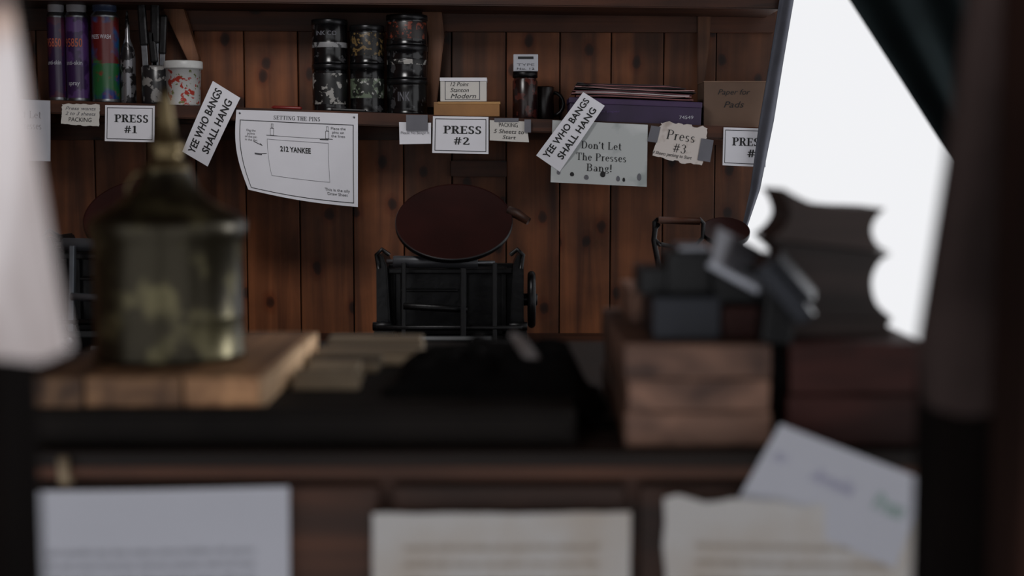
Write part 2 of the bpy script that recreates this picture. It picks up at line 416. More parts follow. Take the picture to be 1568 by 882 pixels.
# ------------------------------------------------------------------ shelves
SA = P(75, 153, 3.65); SB = P(1160, 195, 3.65)
def shz(x): return SA.z+(SB.z-SA.z)*(x-SA.x)/(SB.x-SA.x)
s = MB()
x0, x1 = -1.5, P(1166, 190, 3.65).x
s.prism([(x0, shz(x0)), (x1, shz(x1)), (x1, shz(x1)-.034), (x0, shz(x0)-.034)], 3.65, YB-.023, M_shelf, bev=.003, tint=.6)
s.done('wall_shelf')
s = MB()
a = P(-300, -4, 3.62); b = P(1196, 14, 3.62)
s.prism([(a.x, a.z+.03), (b.x, b.z+.03), (b.x, b.z), (a.x, a.z)], 3.62, YB-.023, M_shelf, bev=.003, tint=.3)
s.done('wall_shelf')
def bracket(uv, D0, D1, t=.6):
    s = MB(); s.pprism(uv, D0, D1, M_brkt, bev=.002, tint=t); s.done('shelf_bracket')
bracket([(238, -10), (274, -8), (304, 88), (302, 150), (290, 150), (287, 92)], 3.79, 3.82, .6)
bracket([(640, -2), (674, -2), (680, 55), (668, 164), (652, 164), (656, 55)], 3.79, 3.82, .15)
bracket([(1068, 10), (1089, 10), (1087, 60), (1080, 122), (1068, 184)], 3.822, 3.827, .2)

# ------------------------------------------------------------------ things on the shelf
DS = 3.73
M_blackcan = splat('black_ink_can', rgb(12, 12, 14), [(rgb(60, 60, 62), 40, .62)], rough=.2)
M_canlid = plain('can_lid', rgb(40, 40, 42), .28, .7)
M_lab_w = splat('smeared_label', rgb(17, 17, 19), [(rgb(150, 148, 144), 34, .53), (rgb(14, 14, 14), 70, .54)], rough=.4)
M_lab_g = splat('gold_label', rgb(14, 13, 13), [(rgb(104, 84, 50), 90, .55)], rough=.4)
M_lab_r = splat('red_label', rgb(26, 13, 12), [(rgb(110, 48, 32), 60, .52), (rgb(20, 16, 16), 90, .54)], rough=.4)
M_lab_s = splat('silver_band', rgb(130, 130, 132), [(rgb(50, 50, 52), 50, .58)], rough=.4)
M_lab_gr = splat('green_label', rgb(30, 34, 30), [(rgb(94, 106, 88), 40, .48), (rgb(160, 160, 156), 70, .6)], rough=.4)
def can(u0, u1, zbase, ztop, lab, l0=.25, l1=.8, y=DS, txt=None):
    c = P((u0+u1)/2, 120, y); r = (u1-u0)/2*K(y); h = ztop-zbase
    pr = [(0, 0), (r*.95, 0), (r*.99, .002), (r*.99, .005), (r*.97, .007), (r*.97, h*l0), (r*.973, h*l0+.0005), (r*.973, h*l1), (r*.97, h*l1+.0005), (r*.97, h-.014), (r*1.0, h-.013), (r*1.0, h-.002), (r*.97, h), (r*.9, h), (r*.88, h-.004), (r*.4, h-.004), (0, h-.004)]
    s = MB()
    s.lathe(pr, (c.x, y, zbase), M_blackcan, mats=[None]*6+[lab]+[None]*2+[M_canlid]*7)
    if txt:
        for (t, zz, hh, an_) in txt:
            def fn(a, b, zz=zz, hh=hh, an_=an_):
                an = (a-.5)*an_*2-.1; R = r*.975+.0006
                return Vector((c.x+R*math.sin(an), y-R*math.cos(an), zbase+h*(zz+(b-.5)*hh)))
            s.text(t, fn, M_inkB, .01)
    return s.done('ink_can')
def zv(v, D=DS): return P(784, v, D).z
def stack(u0, u1, vs, labs, y=DS):
    x = P((u0+u1)/2, 120, y).x; z0 = shz(x)-.0005
    for v, lb in zip(vs, labs):
        z1 = zv(v, y); can(u0, u1, z0, z1, *lb[:3], y, lb[3] if len(lb) > 3 else None); z0 = z1+.0003
stack(478, 533, [99, 31], [(M_lab_w, .15, .8), (M_lab_s, .36, .48, [('INK CO', .68, .1, .6)])])
stack(536, 589, [99, 40], [(M_lab_gr, .3, .7), (M_lab_g, .2, .8)])
stack(592, 655, [122, 71, 24], [(M_blackcan, .2, .8, [('INK', .5, .26, .3)]), (M_lab_w, .42, .58), (M_lab_r, .2, .75)])

def spray(u0, u1, vt, vcap, label, cap, txts=(), band=None):
    c = P((u0+u1)/2, 120, DS); r = (u1-u0)/2*K(DS); zb = shz(c.x)-.0005; h = zv(vt)-zb; hc = zv(vcap)-zv(vt)
    s = MB()
    pr = [(0, .003), (r*.85, .003), (r*.97, 0), (r, .003), (r, .006), (r*.97, .01), (r*.97, h*.45), (r*.97, h-.006), (r*1.0, h-.003), (r*.98, h), (r*.8, h+.008), (r*.8, h+.012), (r*.84, h+.012), (r*.82, h+hc-.004), (r*.76, h+hc), (0, h+hc)]
    s.lathe(pr, (c.x, DS, zb), label, mats=[M_steel]*5+[label, band or label]+[M_steel]*3+[cap]*6)
    for (t, zz, hh, ww, mm) in txts:
        def fn(a, b):
            an = (a-.5)*ww*1.7-.08; R = r*.97+.0006
            return Vector((c.x+R*math.sin(an), DS-R*math.cos(an), zb+h*(zz+(b-.5)*hh)))
        s.text(t, fn, mm, .01)
    s.done('spray_can')
M_vio = splat('violet_label', rgb(44, 24, 62), [(rgb(70, 44, 92), 18, .5)], rough=.3)
M_vio2 = splat('purple_red_label', rgb(38, 20, 52), [(rgb(62, 26, 46), 16, .52)], rough=.3)
M_rain = splat('rainbow_label', rgb(84, 20, 22), [(rgb(26, 66, 110), 16, .52), (rgb(36, 86, 52), 22, .56)], rough=.3, soft=.1)
M_rain2 = splat('green_rainbow_label', rgb(26, 80, 42), [(rgb(22, 36, 100), 18, .5), (rgb(110, 36, 30), 24, .56)], rough=.3, soft=.1)
M_capw = plain('grey_cap', rgb(150, 150, 155), .4)
M_capb = plain('blue_cap', rgb(44, 56, 80), .4)
M_orT = plain('orange_print', rgb(150, 74, 54), .6); M_wT = plain('pale_print', rgb(170, 170, 180), .6)
spray(74, 103, 24, -6, M_vio2, M_capw, [('95850', .68, .1, .95, M_orT), ('anti-skin', .45, .05, .9, M_wT)], band=M_vio2)
spray(102, 137, 24, -6, M_vio, M_capw, [('95850', .68, .1, .95, M_orT), ('anti-skin', .45, .05, .9, M_wT), ('spray', .2, .05, .6, M_wT)], band=M_vio)
spray(141, 184, 24, 0, M_rain2, M_capb, [('PRESS WASH', .75, .05, .9, M_wT)], band=M_rain)
s = MB(); c = P(196, 100, DS); r = 11*K(DS); zb = shz(c.x)-.0005
s.lathe([(0, 0), (r, 0), (r*1.05, .004), (r*1.05, .12), (r*.9, .14), (r*.35, .17), (r*.3, .2), (r*.12, .24), (0, .24)], (c.x, DS, zb), splat('stained_metal', rgb(120, 120, 124), [(rgb(40, 38, 40), 40, .5)], rough=.3, metal=.6))
s.done('solvent_bottle')
# jar of ink knives
s = MB(); c = P(237, 100, DS-.02); r = 20*K(DS); zb = shz(c.x)-.0005
M_jar = splat('inky_jar', rgb(30, 30, 32), [(rgb(120, 118, 116), 34, .54)], rough=.3)
s.lathe([(0, 0), (r*.95, 0), (r, .005), (r, .095), (r*.9, .1), (r*.86, .095), (r*.86, .01), (0, .01)], (c.x, DS-.02, zb), M_jar)
for dx, h, w, tl in ((-.020, .24, .022, -.05), (.0, .25, .024, .02), (.014, .2, .02, .06), (.006, .16, .02, -.08)):
    s.box((c.x+dx+tl*h*.4, DS-.02, zb+h*.4+.02), (w*.7, .003, h*.7), M_steel, bev=.001, rot=(0, tl, 0))
    s.box((c.x+dx+tl*h*.75, DS-.02, zb+h*.8+.02), (w, .014, h*.5), M_iron, bev=.005, rot=(0, tl, 0))
s.done('ink_knife_jar')
# white tub with red speckles
s = MB(); c = P(281, 120, 3.71); r = 28*K(3.71); zb = shz(c.x)-.0005; h = zv(94, 3.71)-zb
M_tub = splat('speckled_tub', rgb(196, 196, 196), [(rgb(176, 62, 52), 60, .57), (rgb(110, 120, 70), 70, .62)], rough=.4)
M_lid = plain('tub_lid', rgb(196, 197, 196), .4)
s.lathe([(0, 0), (r*.86, 0), (r*.88, .004), (r*.95, h-.02), (r*1.03, h-.02), (r*1.04, h-.017), (r*1.04, h-.003), (r*1.0, h), (r*.92, h), (r*.9, h-.004), (0, h-.004)], (c.x, 3.71, zb), M_tub, mats=[None]*3+[M_lid]*7)
s.done('plastic_tub')
s = MB(); a = P(415, 158, 3.67); b = P(462, 160, 3.67); a.z = shz(a.x)+.004; b.z = shz(b.x)+.004
s.tube([a, a.lerp(b, .06), a.lerp(b, .1), a.lerp(b, .94), b], [.001, .003, .0045, .0045, .003], plain('red_plastic', rgb(120, 30, 26), .4)); s.done('red_pen')
s = MB(); a = P(508, 160, 3.66); b = P(560, 160, 3.66); zz = shz((a.x+b.x)/2)+.0035
s.box(((a.x+b.x)/2, 3.665, zz), (b.x-a.x, .02, .006), M_iron, bev=.002, rot=(0, .04, 0)); s.done('ink_knife')
# boxes
def pbox(name, u0, u1, vt, vb, D, depth, m, items=(), zb=None, bev=.002):
    s = MB(); a = P(u0, vt, D); b = P(u1, vb, D); z0 = b.z if zb is None else zb
    s.bx(a.x, b.x, D, D+depth, z0, a.z, m, bev=bev)
    for (t, x, y_, w, h, mm, sh) in items:
        W = b.x-a.x; H = a.z-z0
        s.text(t, lambda p, q: Vector((a.x+W*(x+(p-.5)*w), D-.0008, a.z-H*(y_-(q-.5)*h))), mm, .0, sh)
    return s, a, b
xg = P(720, 165, 3.66).x; zsh = shz(xg)
s, a, b = pbox('x', 664, 765, 156, 173, 3.665, .09, plain('ochre_box', rgb(140, 98, 54), .6), zb=zsh-.0005)
s.bx(a.x+.01, b.x+.002, 3.664, 3.755, a.z-.006, a.z+.0005, plain('ochre_lid', rgb(160, 120, 72), .6), bev=.001)
s.done('small_wooden_box'); zt2 = a.z+.001
s, a, b = pbox('x', 674, 745, 120, 155, 3.67, .08, M_papC, [('12 Point', .42, .25, .4, .17, M_ink, .3), ('Stanton', .42, .5, .4, .18, M_ink, .3), ('Modern', .5, .76, .55, .2, M_ink, .3)], zb=zt2)
s.bx(a.x-.001, b.x+.001, 3.668, 3.752, a.z-.007, a.z+.002, M_pap, bev=.001)
W = b.x-a.x
for q in ((.1, .12, .86, .14), (.1, .9, .86, .92), (.1, .12, .115, .92), (.845, .12, .86, .92)):
    s.bx(a.x+W*q[0], a.x+W*q[2], 3.6692, 3.67, a.z-(a.z-zt2)*q[3], a.z-(a.z-zt2)*q[1], M_inkB, bev=0)
s.done('cardboard_box')
c = P(804, 140, 3.72); zb = shz(c.x)-.0005; zt_ = zv(110, 3.72); r = 19*K(3.72)
s = MB(); M_rj = splat('dark_red_jar', rgb(32, 14, 12), [(rgb(74, 34, 28), 34, .56)], rough=.25)
s.lathe([(0, 0), (r*.95, 0), (r, .004), (r, (zt_-zb)-.025), (r*.9, (zt_-zb)-.02), (r*.9, (zt_-zb)-.016), (r*1.0, (zt_-zb)-.015), (r, zt_-zb-.001), (r*.95, zt_-zb), (0, zt_-zb)], (c.x, 3.72, zb), M_rj, mats=[None]*5+[M_iron]*4)
s.done('ink_jar')
s, a, b = pbox('x', 786, 824, 83, 110, 3.70, .03, M_papS, [('TYPE', .5, .62, .7, .14, M_inkB, 0), ('No. 12', .5, .85, .7, .12, M_ink, 0)], zb=zt_+.0003)
s.bx(a.x+.012, b.x-.012, 3.6985, 3.70, a.z-.012, a.z-.006, M_ink, bev=0)
s.done('small_carton')
c = P(838, 140, 3.79); zb = shz(c.x)-.0005; r = .028
s = MB(); s.lathe([(0, 0), (r*.9, 0), (r, .006), (r, .088), (r*.96, .09), (r*.9, .086), (r*.88, .01), (0, .008)], (c.x-.01, 3.79, zb), plain('dark_mug', rgb(22, 12, 11), .3))
s.tube([(c.x-.01+r*.95+.026*math.sin(t*math.pi/8), 3.79, zb+.045+.03*math.cos(t*math.pi/8)) for t in range(9)], .005, M_iron); s.done('coffee_mug')
# purple box with papers
M_pbox = plain('purple_box', rgb(44, 27, 60), .5)
a0 = P(872, 150, 3.665); b0 = P(1074, 190, 3.665); zb = shz((a0.x+b0.x)/2)-.004
tilt = math.atan2(SB.z-SA.z, SB.x-SA.x)
s = MB(); cx = (a0.x+b0.x)/2; h = a0.z-.004-zb
s.box((cx, 3.745, zb+h/2), (b0.x-a0.x, .16, h), M_pbox, bev=.002, rot=(0, -tilt, 0))
s.box((cx, 3.744, zb+h-.008), (b0.x-a0.x+.003, .164, .014), plain('purple_lid', rgb(54, 33, 70), .5), bev=.002, rot=(0, -tilt, 0))
s.text('74549', lambda p, q: Vector((cx+.112+.036*p, 3.6635, zb+h*.34+.0085*q-.008)), M_wT)
s.text('letterpress paper', lambda p, q: Vector((cx-.14+.1*p, 3.6635, zb+h*.45+.008*q)), plain('lilac_print', rgb(80, 58, 108), .6))
s.done('stationery_box')
s = MB(); z = zb+h+.0045
cols = [rgb(120, 76, 78), rgb(40, 34, 38), rgb(140, 96, 96), rgb(170, 160, 162), rgb(86, 46, 52), rgb(34, 28, 30), rgb(150, 112, 112), rgb(100, 66, 68), rgb(40, 36, 38)]
ms = [plain('sheet_tone_%d' % i, c_, .8) for i, c_ in enumerate(cols)]
for i in range(11):
    w = .29+random.uniform(-.03, .02)
    if i > 7: w *= .93
    t_ = random.uniform(.0012, .0028)
    wav = random.uniform(0, 6)
    xx = cx-.004+random.uniform(-.012, .006)
    def fn(a, b, top):
        dx = (a-.5)*w
        zz = z+dx*math.tan(tilt)+.0025*math.sin(a*7+wav)*abs(a-.5)*2+(t_ if top else 0)
        return Vector((xx+dx, 3.672+b*.14, zz))
    s.quadgrid(lambda a, b: fn(a, b, True), 20, 4, ms[i % len(ms)])
    s.quadgrid(lambda a, b: (lambda p, q: p.lerp(q, b))(fn(a, 0, False), fn(a, 0, True)), 20, 1, ms[i % len(ms)])
    s.quadgrid(lambda a, b: (lambda p, q: p.lerp(q, b))(fn(0, a, False), fn(0, a, True)), 4, 1, ms[i % len(ms)])
    s.quadgrid(lambda a, b: (lambda p, q: p.lerp(q, b))(fn(1, a, False), fn(1, a, True)), 4, 1, ms[i % len(ms)])
    z += t_+.0011
s.done('paper_stack')
s, a, b = pbox('x', 1078, 1180, 124, 192, 3.70, .12, plain('kraft_card', rgb(100, 78, 64), .8, scale=5), [('Paper for', .45, .25, .48, .15, M_ink, .3), ('Pads', .45, .5, .3, .13, M_ink, .3)], zb=shz(P(1130, 190, 3.7).x)-.002)
s.bx(a.x-.001, b.x, 3.699, 3.82, a.z-.003, a.z, plain('kraft_lid', rgb(122, 96, 79), .8), bev=.001)
s.done('kraft_box')

# ------------------------------------------------------------------ signs along the shelf edge
DF = 3.645
curlb = lambda k, p=2: (lambda a, b: k*b**p)
sheet('paper_sign', DF, [(-30, 150), (77, 154), (78, 247), (-30, 244)], M_papS, [("Don't Let", .62, .24, .5, .12, {'m': M_inkB, 'T': .13}), ('The Presses', .62, .42, .5, .12, {'m': M_inkB, 'T': .13})], curlb(.004))
sheet('paper_note', DF, [(95, 159), (153, 160), (152, 193), (94, 190)], M_papC, [('Press wants', .5, .2, .8, .16, {'m': M_inkB, 'shear': .3}), ('2 to 3 sheets', .5, .45, .8, .16, {'m': M_inkB, 'shear': .3}), ('PACKING', .5, .74, .6, .2)], curlb(.003), jag=.003)
BR = [(.04, .06, .96, .94, .012, .018)]
sheet('press_sign', DF, [(161, 161), (237, 162), (237, 218), (161, 216)], M_pap, [('PRESS', .53, .36, .68, .21, {'T': .21}), ('#1', .52, .66, .26, .2, {'T': .2})], curlb(.004), BR)
sheet('press_sign', DF-.001, [(663, 178), (748, 179), (748, 236), (662, 234)], M_pap, [('PRESS', .53, .36, .68, .21, {'T': .21}), ('#2', .52, .66, .28, .2, {'T': .2})], curlb(.005), BR)
sheet('press_sign', DF, [(1108, 195), (1174, 197), (1172, 256), (1106, 253)], M_pap, [('PRESS', .59, .36, .76, .21, {'T': .21}), ('#3', .74, .66, .34, .2, {'T': .2})], curlb(.004), BR)
YI = [('YEE WHO BANGS', .5, .29, .9, .26, {'bold': .022}), ('SHALL HANG', .52, .72, .76, .26, {'bold': .022})]
sheet('warning_sign', DF-.006, [(279, 232), (326, 124), (368, 150), (318, 255)], M_pap, YI, lambda a, b: .006*math.sin(a*3))
sheet('warning_sign', DF-.006, [(821, 238), (893, 141), (926, 162), (857, 263)], M_pap, YI, lambda a, b: .006*math.sin(a*3))
def pins():
    D = 3.6485
    cor = [(362, 168), (548, 174), (548, 317), (384, 290)]
    tl, tr, br, bl = [P(u, v, D) for u, v in cor]
    s = MB()
    def pos(a, b, off=0):
        p = (tl*(1-a)+tr*a)*(1-b)+(bl*(1-a)+br*a)*b
        bow = -.016*math.sin(math.pi*b)*(1-a)
        sag = -.006*math.sin(math.pi*a)*b
        return Vector((p.x+bow, D-.03*(1-a)*b**1.5-.004*(1+math.sin(a*5))*b-off, p.z+sag))
    s.quadgrid(pos, 24, 20, M_pap)
    def T(t, a, b, w, h, m=M_ink, bold=0): s.text(t, lambda x, y: pos(a+(x-.5)*w, b-(y-.5)*h, .001), m, bold)
    s.serif('SETTING THE PINS', lambda x, y: pos(.5+(x-.5)*.38, .075-(y-.5)*.045, .001), M_ink, .15)
    T('212 YANKEE', .49, .43, .25, .062, bold=.03)
    T('This is the oily\nDraw Sheet', .82, .86, .22, .075)
    T('Place the\npins on\nthe lines', .84, .21, .12, .11); T('Dig the\npoints\nof the pin\nin the dot', .13, .3, .1, .14)
    def R(a0, b0, a1, b1, ta, tb, m=M_ink):
        for q in ((a0, b0, a1, b0+tb), (a0, b1-tb, a1, b1), (a0, b0, a0+ta, b1), (a1-ta, b0, a1, b1)):
            s.quadgrid(lambda x, y, q=q: pos(q[0]+(q[2]-q[0])*x, q[1]+(q[3]-q[1])*y, .0008), 14, 10, m)
    R(.035, .12, .965, .965, .006, .008); R(.26, .33, .76, .76, .003, .004, M_inkB); R(.27, .285, .74, .289, .003, .004, M_inkB)
    for a in (.285, .735):
        R(a, .2, a+.03, .285, .003, .004); R(a+.006, .15, a+.024, .2, .003, .004); R(a-.03, .285, a+.06, .289, .003, .005)
    R(.69, .292, .76, .3, .01, .004)
    for q in ((.15, .37, .22, .41), (.22, .41, .2, .385), (.16, .52, .25, .5)):
        s.quadgrid(lambda x, y, q=q: pos(q[0]+(q[2]-q[0])*x, q[1]+(q[3]-q[1])*x+.008*y, .0008), 4, 1, M_ink)
    R(.15, .51, .21, .53, .03, .01, M_inkB)
    for a in (.03, .97):   # tacks into the shelf edge
        p = pos(a, .03)
        s.cyl((p.x, 3.652, p.z-.002), (p.x, 3.646, p.z-.002), .0025, M_steel, seg=12)
    s.done('instruction_sheet')
pins()
sheet('paper_note', DF, [(611, 187), (660, 188), (660, 220), (612, 221)], M_pap, [('Please No Bangin It', .5, .5, .9, .16, {'m': M_inkB})], curlb(.004))
s = MB(); s.quadgrid(lambda a, b: Vector((P(622+a*33, 175, DF).x, DF-.006, P(0, 176+b*24, DF).z)), 2, 2, M_tape)
s.quadgrid(lambda a, b: Vector((P(757+a*37, 175, DF).x, DF-.001, P(0, 181+b*6, DF).z)), 2, 2, M_tape)
s.quadgrid(lambda a, b: Vector((P(803+a*10, 175, DF).x, DF-.006, P(0, 183+b*20, DF).z)), 2, 2, M_tape); s.done('duct_tape')
sheet('paper_note', DF, [(750, 184), (806, 186), (810, 218), (750, 215)], M_papC, [('PACKING', .5, .2, .5, .2), ('5 Sheets to', .5, .52, .8, .2, {'shear': .3}), ('Start', .5, .8, .35, .18, {'shear': .3})], curlb(.004))
sheet('warning_sign', DF-.001, [(846, 184), (992, 191), (990, 286), (843, 279)], M_papBang, [("Don't Let", .52, .37, .42, .12, {'T': .14}), ('The Presses', .52, .56, .52, .12, {'T': .14}), ('Bang!', .5, .73, .26, .12, {'T': .14})], curlb(.006),
      drops=[(.22, .86, .022, .035, M_ink), (.37, .9, .025, .04, M_inkB), (.54, .84, .028, .05, M_ink), (.7, .9, .02, .045, M_inkB), (.76, .91, .014, .035, M_ink), (.92, .86, .022, .06, M_inkB), (.12, .66, .015, .03, M_ink), (.08, .84, .02, .04, M_inkB)])
sheet('handwritten_note', DF, [(1012, 186), (1084, 196), (1074, 252), (999, 240)], M_torn, [('Press', .48, .32, .58, .26, {'T': .12}), ('#3', .5, .66, .26, .24, {'T': .12}), ('4 Sheets packing to Start', .38, .88, .8, .12, {'shear': .3})], curlb(.005), tapes=[(-.18, .15, 0.02, .6), (.9, .3, 1.16, .9)], jag=.008)

# ------------------------------------------------------------------ platen presses
BZ = P(784, 556, 3.2).z
M_roll = plain('grey_roller', rgb(62, 64, 68), .4, .3)
M_plat = plain('platen_grey', rgb(36, 38, 40), .4, .5)
def press(u, D, sc_=1, vdisc=338, rx=90, grip=True, light=None, tilt=.66, hook=False, cu=None):
    x = P(u if cu is None else cu, 300, D).x; xd = P(u, 300, D).x; s = MB(); I = M_iron; S = light or I
    X = lambda a: x+a*sc_
    Z = lambda a: BZ+a*sc_
    Y = lambda a: D+a*sc_
    def B(a0, a1, b0, b1, c0, c1, m, bev=.003, rot=(0, 0, 0)):
        s.box((X((a0+a1)/2), Y((b0+b1)/2), Z((c0+c1)/2)), ((a1-a0)*sc_, (b1-b0)*sc_, (c1-c0)*sc_), m, bev=bev, rot=rot)
    B(-.175, .175, -.12, .2, 0, .022, I, .005)
    for sx in (-1, 1):
        pts = [(sx*.176, .018), (sx*.172, .07), (sx*.164, .10), (sx*.164, .225), (sx*.16, .25), (sx*.15, .25), (sx*.14, .225), (sx*.134, .1), (sx*.12, .06), (sx*.11, .018)]
        s.prism([(X(a), Z(b)) for a, b in pts], Y(-.05), Y(.09), I, bev=.003)
        s.cyl((X(sx*.13), Y(-.055), Z(.09)), (X(sx*.172), Y(-.055), Z(.09)), .010*sc_, I)
        B(sx*.10-.005, sx*.10+.005, -.10, -.085, .03, .235, S, .002, rot=(-.12, 0, 0))
        s.tube([(X(sx*.135), Y(-.05), Z(.25)), (X(sx*.15), Y(-.06), Z(.262)), (X(sx*.162), Y(-.06), Z(.25)), (X(sx*.158), Y(-.055), Z(.22))], .005*sc_, I)
    s.cyl((X(-.125), Y(-.06), Z(.235)), (X(.062), Y(-.06), Z(.233)), .013*sc_, M_roll)
    s.cyl((X(-.14), Y(-.06), Z(.235)), (X(.1), Y(-.06), Z(.232)), .005*sc_, M_steel)
    B(-.14, .14, -.03, -.018, .205, .218, I)
    s.cyl((X(-.10), Y(-.1), Z(.14)), (X(.04), Y(-.1), Z(.132)), .0075*sc_, S)
    s.cyl((X(-.16), Y(-.1), Z(.092)), (X(.16), Y(-.1), Z(.092)), .006*sc_, I)
    s.cyl((X(-.16), Y(-.08), Z(.055)), (X(.16), Y(-.08), Z(.055)), .012*sc_, I)
    B(-.142, .142, .02, .045, .03, .225, I, .004)
    for a, b, w, h in ((0, .212, .25, .012), (0, .07, .25, .012), (-.12, .14, .012, .155), (.12, .14, .012, .155), (.03, .14, .012, .155), (-.05, .165, .13, .006)):
        B(a-w/2, a+w/2, .004, .02, b-h/2, b+h/2, I, .002)
    B(-.105, .095, -.12, -.106, .01, .09, M_plat, .003, rot=(.9, 0, 0))
    B(-.05, .04, -.15, -.14, .03, .055, M_steel, .002, rot=(.9, 0, 0))
    B(.026, .038, -.13, -.118, .02, .225, S, .002, rot=(-.1, 0, 0))
    B(-.1, .1, -.165, -.155, .035, .045, I, .002)
    for a in (.055, .075, -.09):
        s.lathe([(0, -.004), (.008, -.004), (.009, 0), (.008, .004), (.003, .005), (0, .005)], (X(a), Y(-.15), Z(.062)), M_steel, seg=16, rot=(1.5, 0, 0))
    R = .056*sc_
    ring = [(X(.182), Y(.0)+R*math.cos(t*math.pi/16), Z(.145)+R*math.sin(t*math.pi/16)) for t in range(32)]
    s.tube(ring, .009*sc_, I, closed=True)
    s.cyl((X(.177), Y(0), Z(.145)), (X(.187), Y(0), Z(.145)), .05*sc_, I, seg=32)
    s.cyl((X(.14), Y(0), Z(.145)), (X(.195), Y(0), Z(.145)), .014*sc_, I)
    zd = P(u, vdisc, D).z; Rd = rx*K(D)
    s.tube([(x, Y(.07), BZ+.02), (x*.5+xd*.5, Y(.07), Z(.2)), (xd, Y(.03), zd-.01)], [.02*sc_, .016*sc_, .02*sc_], I)
    s.lathe([(0, -.03), (Rd*.2, -.028), (Rd*.25, -.014), (Rd*.9, -.012), (Rd*.985, -.012), (Rd, -.009), (Rd, -.001), (Rd*.99, .001), (Rd*.965, 0), (0, 0)], (xd, D, zd), I, seg=72, rot=(tilt, 0, 0), mats=[None]*6+[M_plat]+[M_disc]*2)
    if grip:
        a = Vector((xd+Rd*.93, D+.03, zd+.022))
        s.tube([a, a+Vector((.02, -.01, -.008)), a+Vector((.045, -.02, -.024))], [.011, .012, .009], M_shelf)
    if hook:
        q = lambda uu, vv: P(uu, vv, D-.02)
        s.tube([q(1012, 430), q(1006, 395), q(1001, 368), q(1003, 350), q(1009, 342)], .006, I)
        s.tube([q(1012, 376), q(1002, 366), q(1002, 340), q(1008, 335)], .005, I)
        s.tube([q(1008, 337), q(1040, 338), q(1072, 339)], .0085, M_shelf)
        s.tube([q(1070, 335), q(1077, 342), q(1076, 364), q(1064, 376), q(1030, 378), q(1012, 374)], .005, I)
    s.done('platen_printing_press')
M_gsteel = plain('dull_steel', rgb(92, 96, 102), .4, .8)
press(695, 3.2, cu=690)
press(215, 3.2, 1.16, 328, 87, False, M_gsteel, cu=208)
press(1112, 3.25, .62, 352, 37, False, None, .5, True)
s = MB()
bx0, bx1 = -1.35, .62
s.bx(bx0, bx1, 2.9, 3.78, BZ-.04, BZ-.0003, M_shelf, bev=.005)
for xx in (bx0+.05, bx1-.05):
    for yy in (2.95, 3.73): s.bx(xx-.04, xx+.04, yy-.04, yy+.04, 0, BZ-.04, M_shelf, bev=.004)
s.bx(bx0+.05, bx1-.05, 2.93, 2.96, BZ-.14, BZ-.04, M_shelf, bev=.003)
s.done('workbench')

# ------------------------------------------------------------------ curtain beside the opening
M_curt = plain('grey_curtain', rgb(84, 86, 96), .9, var=.2)
M_green_c = plain('dark_green_cloth', rgb(11, 16, 17), .95, var=.25, spec=.05)
def cloth(name, Lp, Rp, D, m, folds=3, amp=.012, nv=40, nu=14):
    def ev(pl, b):
        n = len(pl)-1; i = min(int(b*n), n-1); t = b*n-i
        return (pl[i][0]*(1-t)+pl[i+1][0]*t, pl[i][1]*(1-t)+pl[i+1][1]*t)
    s = MB()
    for off in (0, .004):
        def fn(a, b):
            l = ev(Lp, b); r = ev(Rp, b); u = l[0]*(1-a)+r[0]*a; v = l[1]*(1-a)+r[1]*a
            p = P(u, v, D); p.y += amp*math.sin(a*folds*math.pi*2+b*2)+off; return p
        s.quadgrid(fn, nu, nv, m)
    return s.done(name)
cloth('window_curtain', [(1210, -90), (1194, 0), (1180, 90), (1164, 185), (1150, 290), (1137, 350), (1128, 420)],
      [(1236, -90), (1216, 0), (1201, 90), (1186, 185), (1165, 290), (1141, 360), (1132, 420)], 3.6, M_curt, 1, .01, nv=60)
cloth('green_drape', [(1200, -160), (1303, 0), (1383, 122), (1462, 245), (1560, 396)],
      [(1700, -160), (1700, 0), (1700, 122), (1700, 245), (1700, 396)], 2.05, M_green_c, 4, .01, nu=50)

# ------------------------------------------------------------------ foreground posts
s = MB()
s.pprism([(-190, -250), (-32, -250), (5, 0), (38, 200), (70, 400), (97, 540), (60, 556), (-10, 548), (-190, 530)], .72, .735, M_paint, bev=.001, tint=.5)
a = P(-170, 0, .736); b = P(12, 600, .75)
s.bx(a.x, b.x, .737, .80, 0, 2.4, M_postD, bev=.003); s.done('painted_door_post')
s = MB()
s.pprism([(1512, -150), (1493, 0), (1462, 245), (1417, 530), (1426, 625), (1480, 640), (1545, 632), (1560, 200), (1575, -150)], .80, .82, M_postG, bev=.002, tint=.6)
a = P(1530, 400, .79)
s.bx(a.x, a.x+.09, .74, .799, 0, 2.4, M_postR, bev=.004, tint=.6)
a = P(1436, 700, .83)
s.bx(a.x, a.x+.12, .821, .88, 0, P(0, 560, .83).z, M_postD, bev=.002, tint=.4)
s.done('weathered_door_post')

